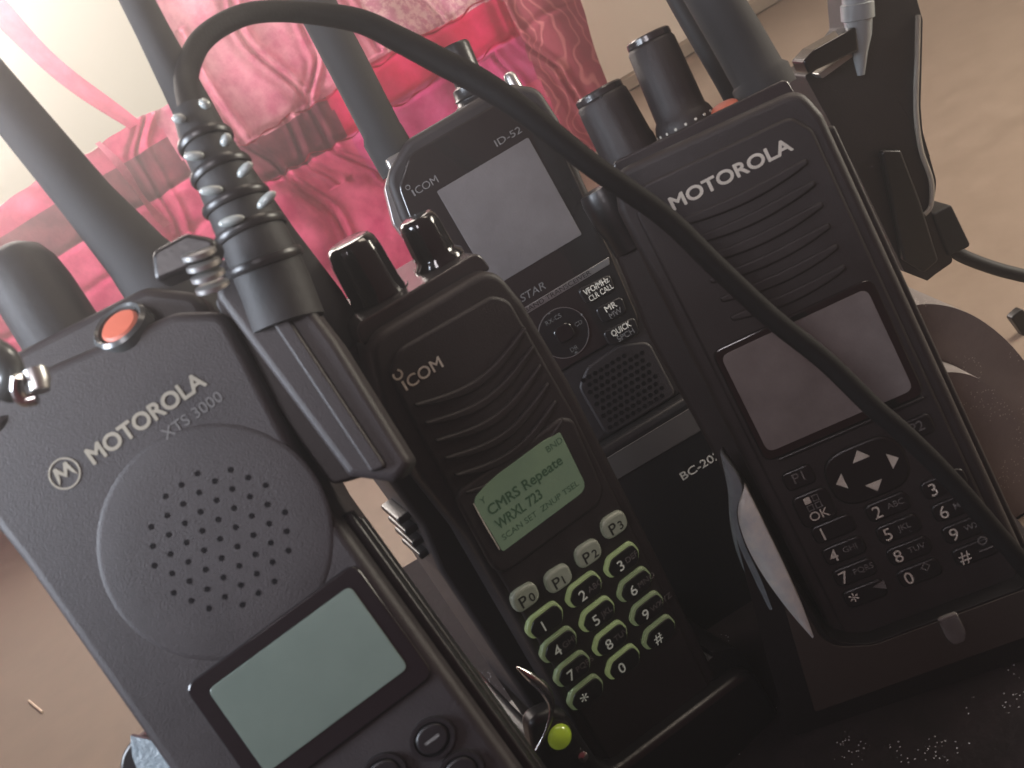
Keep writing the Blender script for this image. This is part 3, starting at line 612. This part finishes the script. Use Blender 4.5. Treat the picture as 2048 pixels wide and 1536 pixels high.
# rear radio's charger
t = thing('charging_cup', 'black charging cup under the rear radio with grey strip and white BC-202 lettering', 'charger', ID, (14, 10, -150))
finish('cup_wall', P(rounded([(-22, -178, 4), (52, -178, 4), (49, -99.6, 4), (-20, -99.6, 4)]), -6, 50), M['plastic2'], t, bevel=2.5)
finish('grey_strip', P([(-10, -111.5), (41.6, -112.4), (38.8, -103.6), (-10, -103.4)], -6.5, -5.8), M['label'], t, bevel=.1)
letters('BC-202', 22.6, -124.3, 2.8, -6.15, M['ink'], t, width=15.2, heavy=.06)
# centre charger
t = thing('charging_cup', 'black charging cup holding the middle radio, with a round green indicator light', 'charger', IF, (16, 16, -128))
finish('cup_base', P(rounded([(-24, -130, 4), (52, -130, 4), (50, -96, 8), (41, -90, 4), (41, -92, 1), (-14.5, -92, 1), (-15, -72, 3), (-19, -72, 3), (-24, -86, 8)]), 1.5, 46), M['plastic2'], t, bevel=3)
finish('cup_front', P(rounded([(-22, -130, 4), (50, -130, 4), (48, -98, 8), (-3, -94, 5), (-6.2, -88, 4), (-7, -68, 3), (-9.5, -64, 3), (-17, -62, 4), (-21, -74, 6)]), -6, 1), M['plastic2'], t, bevel=2)
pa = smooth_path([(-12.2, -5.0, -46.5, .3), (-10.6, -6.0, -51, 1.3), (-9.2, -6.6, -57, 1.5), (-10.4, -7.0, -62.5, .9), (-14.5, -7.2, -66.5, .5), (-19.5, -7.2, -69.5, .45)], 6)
finish('curved_lip', tube(bmesh.new(), pa, 12), M['chrome'], t)  # chrome tube put in for the bright glint along the pocket edge
finish('glint_screw', lathe(bmesh.new(), (-9.6, -6.2, -82), (.1, -1, .3), [(1.6, 0), (1.5, .8), (.6, 1.2)], 20), M['chrome'], t)  # small chrome bead added for a glint on the cup
bm = lathe(bmesh.new(), (-12.4, -6.0, -71.0), (.05, -1, .12), [(4.3, 0), (4.2, 1.0), (3.7, 1.3)], 36); rg = finish('indicator_ring', bm, M['gloss'], t)
bm = lathe(bmesh.new(), (-12.4, -6.0, -71.0), (.05, -1, .12), [(3.5, .6), (3.5, 1.6), (3.0, 2.5), (2.0, 3.2), (.7, 3.5)], 32); finish('indicator_light', bm, M['led'], t, parent=rg)
# left charger
t = thing('charging_cup', 'black charging cup at the bottom left around the foot of the large radio', 'charger', XT, (12, 16, -120))
finish('cup_base', P(rounded([(-33, -150, 4), (48, -150, 4), (48, -84, 4), (42, -82, 3), (41.5, -88, 1), (-17, -80, 1), (-17, -10, 4), (-21, 1.5, 6), (-28, -1, 7), (-33, -14, 6)]), 14, 52), M['plastic2'], t, bevel=4)
quadstrip('curved_lip', [(-17.4, 12, -4), (-17.2, 11, -9), (-16.8, 10, -15)], [(-22.5, 13, 1.5), (-24.5, 13, -2), (-26, 13, -8)], M['flank'], t, (0, 1.5, 0))  # pale strip, its bluish glint put into the colour

# ================================================================== clutter around
def matbm():
    pts = rounded([(-260, -340, 5), (300, -340, 5), (300, 130, 5), (112, 130, 5), (112, 300, 4), (78, 432, 4), (-104, 432, 4), (-104, 300, 5), (-150, 130, 5), (-260, 130, 5)]); bm = bmesh.new()  # wide front part added out of view to darken reflections on radio fronts
    f = [bm.verts.new((x, y, 9)) for x, y in pts]; b = [bm.verts.new((x, y, .4)) for x, y in pts]; n = len(pts); bm.faces.new(f); bm.faces.new(b[::-1])
    for i in range(n): bm.faces.new((f[i], b[i], b[(i+1) % n], f[(i+1) % n]))
    return bm
o = struct(finish('table_mat', matbm(), M['dusty'], bevel=3)); del o['kind']; tagtop(o, 'dusty black slab lying on the table under the charging cups', 'mat')
# dusty rounded housing at the right edge
t = thing('charger_housing', 'dusty dark grey rounded plastic housing at the right edge behind the right radio', 'housing', IDF, (150, 290, 0))
def dome(pix, y, bottom):
    top = smooth_path([(at(u, v, y).x, max(at(u, v, y).z, -Z+1)) for u, v in pix], 6)
    return [(x, z+Z) for x, z in top]+[(top[-1][0], 1), (top[0][0], 1)]
finish('outer_shell', P(dome([(1700, 720), (1760, 640), (1830, 610), (1900, 613), (1970, 645), (2040, 710), (2120, 830), (2200, 1000), (2260, 1150)], 270, 0), 270, 312), M['dustygrey'], t, bevel=6, seg=4, ang=60)
finish('inner_shell', P(dome([(1740, 860), (1800, 785), (1870, 748), (1940, 750), (2000, 790), (2060, 880), (2120, 1010), (2170, 1150)], 257, 0), 257, 269), M['dustygrey'], t, bevel=5, seg=4, ang=60)
# small dark clip at the right border
o = finish('clip', toworld(P(rrect(-3, -8, 3, 8, 1.5), -2, 2), type('F', (), {'R': Matrix.Rotation(math.radians(-14), 3, 'Y'), 'T': at(2046, 650, 345)+CAM})), M['plastic2'], bevel=.6)
tagtop(o, 'small black clip at the right border above the dusty housing', 'clip')

# speaker microphone hanging behind the right radio
t = thing('speaker_microphone', 'black speaker microphone with belt clip standing behind the right radio at the top right', 'microphone', IDF, tuple(at(1720, 500, 335)+CAM))
Yd = 330
ol = [(1600, 150, 2), (1660, 120, 3), (1705, 60, 3), (1700, -10, 0), (1822, -10, 0), (1836, 40, 2), (1834, 130, 20), (1832, 210, 30), (1836, 260, 30), (1850, 310, 20), (1864, 360, 14), (1860, 395, 8), (1852, 415, 2), (1898, 520, 3), (1862, 545, 2), (1846, 558, 1), (1800, 540, 2), (1700, 330, 6)]
bm = P(rounded([(at(u, v, Yd).x, at(u, v, Yd).z+Z, r*.6) for u, v, r in ol]), Yd-3, Yd+16); finish('body', bm, M['plastic'], t, bevel=3.0, seg=5)
ol = [(1760, 300), (1800, 300), (1838, 400), (1875, 520), (1846, 545), (1806, 520)]
bm = P(rounded([(at(u, v, Yd-5).x, at(u, v, Yd-5).z+Z, 1.5) for u, v in ol]), Yd-6, Yd-2.8); finish('raised_panel', bm, M['plastic2'], t, bevel=1.2)
a = at(1722, 150, Yd-8)+CAM; b = at(1712, -30, Yd-8)+CAM
pa = [tuple(a.lerp(b, s))+(r,) for s, r in ((0, 1.2), (.25, 2.6), (.45, 4.2), (.62, 4.6), (.63, 5.4), (.8, 5.4), (.81, 4.8), (1, 4.8))]
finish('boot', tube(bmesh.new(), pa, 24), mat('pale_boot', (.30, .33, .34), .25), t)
ol = [(1590, 122, 1.2), (1612, 98, 1.2), (1694, 52, 1), (1700, 100, 1), (1600, 146, 1)]
bm = P(rounded([(at(u, v, Yd-6).x, at(u, v, Yd-6).z+Z, r) for u, v, r in ol]), Yd-12, Yd-2.9); finish('belt_clip', bm, M['gloss'], t, bevel=.7)
ol = [(1630, 148, .5), (1700, 100, .5), (1706, 108, .5), (1640, 156, .5)]
bm = P(rounded([(at(u, v, Yd-6).x, at(u, v, Yd-6).z+Z, r) for u, v, r in ol]), Yd-8, Yd-3); finish('clip_spring', bm, M['silver'], t)
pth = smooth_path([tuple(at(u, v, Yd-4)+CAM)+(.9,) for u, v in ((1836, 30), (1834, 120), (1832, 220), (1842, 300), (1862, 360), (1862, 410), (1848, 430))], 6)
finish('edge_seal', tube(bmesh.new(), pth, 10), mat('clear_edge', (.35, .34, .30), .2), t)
ol = [(1852, 425, 1), (1890, 405, 1.5), (1930, 488, 1.5), (1885, 508, 1)]
bm = P(rounded([(at(u, v, Yd).x, at(u, v, Yd).z+Z, r) for u, v, r in ol]), Yd-4, Yd+8); finish('cable_plug', bm, M['rubber'], t, bevel=1)
pth = smooth_path([tuple(at(u, v, y)+CAM)+(2.6,) for u, v, y in ((1890, 490, 333), (1925, 512, 333), (1970, 530, 332), (2020, 545, 330), (2080, 556, 326), (2200, 560, 318))], 6)
finish('cable', tube(bmesh.new(), pth, 16), M['rubber'], t)
# thin cord behind the right radio's antenna
pth = smooth_path([tuple(at(u, v, y)+CAM)+(3.0,) for u, v, y in ((1300, -120, 310), (1345, -20, 306), (1395, 70, 302), (1450, 165, 300), (1500, 260, 300))], 6)
o = finish('cable', tube(bmesh.new(), pth, 16), M['rubber']); tagtop(o, 'thin black cable running down behind the thick antenna of the right radio', 'cable')

# side plug on the left radio, with ribbed boot and the looping cable
t = thing('accessory_plug', 'black side plug with ribbed cable boot and thick cable looping over all the radios', 'plug', XT, (54, 4, 12))
finish('plug_body', P(rounded([(45.2, 17, 2), (52, 10.5, 3), (56.5, 12, 2), (58.5, 40, 3), (58, 63, 4), (48.5, 66, 3), (44.6, 60, 3)]), -3.5, 15), M['plastic'], t, bevel=1.6, seg=4)
finish('plug_arm', P(rounded([(40.6, 18, 2), (46, 16, 1), (46, 62, 1), (43, 62, 2), (40.8, 50, 2)]), 4, 18), M['plastic'], t, bevel=1)
finish('plug_ridge', P(rounded([(49.2, 15, 1), (52.2, 14, 1), (54, 58, 1), (51, 60, 1)]), -4.8, -3.2), M['plastic'], t, bevel=.7)
def tb(y):  # boot: world-space tapered tube with ribs
    return None
def wl(frm, p): # world(rel cam) -> thing frame
    return frm.R.transposed() @ (Vector(p)-(frm.T-CAM))
bt = [(575, 650, 194, 7.6), (548, 575, 197, 7.4), (518, 500, 199, 6.9), (484, 428, 202, 6.3), (449, 355, 205, 5.6), (412, 284, 209, 4.8), (386, 222, 213, 4.0)]
pth = smooth_path([tuple(wl(XT, at(u, v, y)))+(r,) for u, v, y, r in bt], 6)
bo = finish('cable_boot', tube(bmesh.new(), pth, 28), M['rubber'], t, ang=50)
bm = bmesh.new(); idx = [10, 15, 20, 25, 30]
for q, i in enumerate(idx):
    p = Vector(pth[i][:3]); d = (Vector(pth[min(i+1, len(pth)-1)][:3])-Vector(pth[i-1][:3])).normalized(); r = pth[i][3]
    lathe(bm, p, d, [(r-.3, -1.1), (r+.6, -.9), (r+.85, -.3), (r+.85, .3), (r+.6, .9), (r-.3, 1.1)], 28)
finish('boot_ribs', bm, M['plastic2'], t, parent=bo)
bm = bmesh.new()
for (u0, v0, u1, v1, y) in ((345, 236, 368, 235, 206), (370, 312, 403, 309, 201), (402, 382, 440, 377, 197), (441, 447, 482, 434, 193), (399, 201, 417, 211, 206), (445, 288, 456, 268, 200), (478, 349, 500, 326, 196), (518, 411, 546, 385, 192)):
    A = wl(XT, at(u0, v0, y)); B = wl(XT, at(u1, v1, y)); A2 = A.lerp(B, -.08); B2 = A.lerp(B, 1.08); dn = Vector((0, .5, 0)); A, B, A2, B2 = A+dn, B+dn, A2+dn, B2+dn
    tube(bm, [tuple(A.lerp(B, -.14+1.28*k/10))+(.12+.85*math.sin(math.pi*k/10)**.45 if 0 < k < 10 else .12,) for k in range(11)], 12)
finish('rib_ends', bm, M['ribend'], t, parent=bo, ang=120)  # pale capsules added where the black ribs glint
cb = [(392, 245, 213, 2.6), (376, 190, 225, 2.6), (374, 145, 238, 2.6), (398, 87, 250, 2.6), (446, 48, 258, 2.6), (510, 25, 265, 2.6), (600, 24, 270, 2.7), (715, 41, 268, 3.0), (800, 80, 262, 3.2), (880, 122, 255, 3.3), (960, 164, 248, 3.3), (1050, 224, 240, 3.0), (1185, 331, 232, 2.8), (1330, 434, 226, 2.65), (1433, 533, 220, 2.6), (1545, 637, 214, 2.55), (1650, 721, 209, 2.5), (1745, 813, 204, 2.5), (1814, 873, 201, 2.45), (1905, 964, 197, 2.4), (2015, 1092, 192, 2.4), (2150, 1250, 186, 2.6)]
pth = smooth_path([tuple(wl(XT, at(u, v, y)))+(r,) for u, v, y, r in cb], 8)
finish('cable', tube(bmesh.new(), pth, 24), M['cable'], t, ang=60)
SW = [t_ for t_ in bpy.data.objects if t_.name == 'handheld_radio.002'][0]
sw = Thing(); sw.o = SW; sw.base = Vector((12, 18, -75)); sw.fr = XT
finish('switch_lever', tube(bmesh.new(), [tuple(wl(XT, at(u, v, y)))+(r,) for u, v, y, r in ((70, 742, 158, 1.9), (76, 762, 157, 1.9), (80, 782, 156, 1.5))], 16), M['silver'], sw)
finish('switch_ring', tube(bmesh.new(), smooth_path([tuple(wl(XT, at(u, v, 156)))+(1.1,) for u, v in ((36, 752), (34, 778), (48, 800), (74, 796))], 5), 12), M['chrome'], sw)
finish('switch_plate', tube(bmesh.new(), smooth_path([tuple(wl(XT, at(u, v, 160)))+(2.2,) for u, v in ((-20, 700), (8, 716), (22, 752), (4, 790))], 5), 12), M['ring'], sw)
# ribbed thumbscrew and latch on the shoulder
c0 = wl(XT, at(365, 520, 190)); c1 = wl(XT, at(445, 555, 188)); d = c1-c0
finish('latch', toworld(P(rounded([(-7, -2.5, 1.5), (4, -3, 1.5), (6.5, 0, 2), (2, 3.4, 2), (-5, 3, 2)]), -3, 4), type('F', (), {'R': Matrix.Rotation(math.radians(10), 3, 'Y'), 'T': wl(XT, at(378, 515, 184))})), M['plastic2'], t, bevel=1.2)
bm = bmesh.new()
for k in range(4): lathe(bm, wl(XT, at(395+9*k, 500+22*k, 181)), wl(XT, at(395+9*(k+1), 500+22*(k+1), 181))-wl(XT, at(395+9*k, 500+22*k, 181)), [(2.4, 0), (3.1, .3), (3.1, 1.1), (2.4, 1.4)], 24)
finish('thumbscrew', bm, M['silver'], t)

# lint on the table
bm = bmesh.new(); a = Vector(ray(58, 1402)); b = Vector(ray(84, 1424)); a = a*(-244.3/a.z)+CAM; b = b*(-244.3/b.z)+CAM
tube(bm, [tuple(a)+(.8,), tuple(b)+(.8,)], 8); o = finish('lint', bm, M['lint']); tagtop(o, 'short pale bit of lint on the table at the lower left', 'lint')

# ------------------------------------------------------------------ added volume box imitating the lens glare around the window
GLARE_VEIL = .48
if GLARE_VEIL:
    bm = box(bmesh.new(), -1050, 1050, -420, 1380, -40, 1400)
    hm = bpy.data.materials.new('haze_air'); hm.use_nodes = True; nt = hm.node_tree; nt.nodes.clear()
    out = nt.nodes.new('ShaderNodeOutputMaterial'); pv = nt.nodes.new('ShaderNodeVolumePrincipled')
    pv.inputs['Color'].default_value = (.97, .93, .93, 1); pv.inputs['Density'].default_value = GLARE_VEIL; pv.inputs['Anisotropy'].default_value = .87
    nt.links.new(pv.outputs[0], out.inputs['Volume'])
    o = finish('haze', bm, hm); o['kind'] = 'stuff'
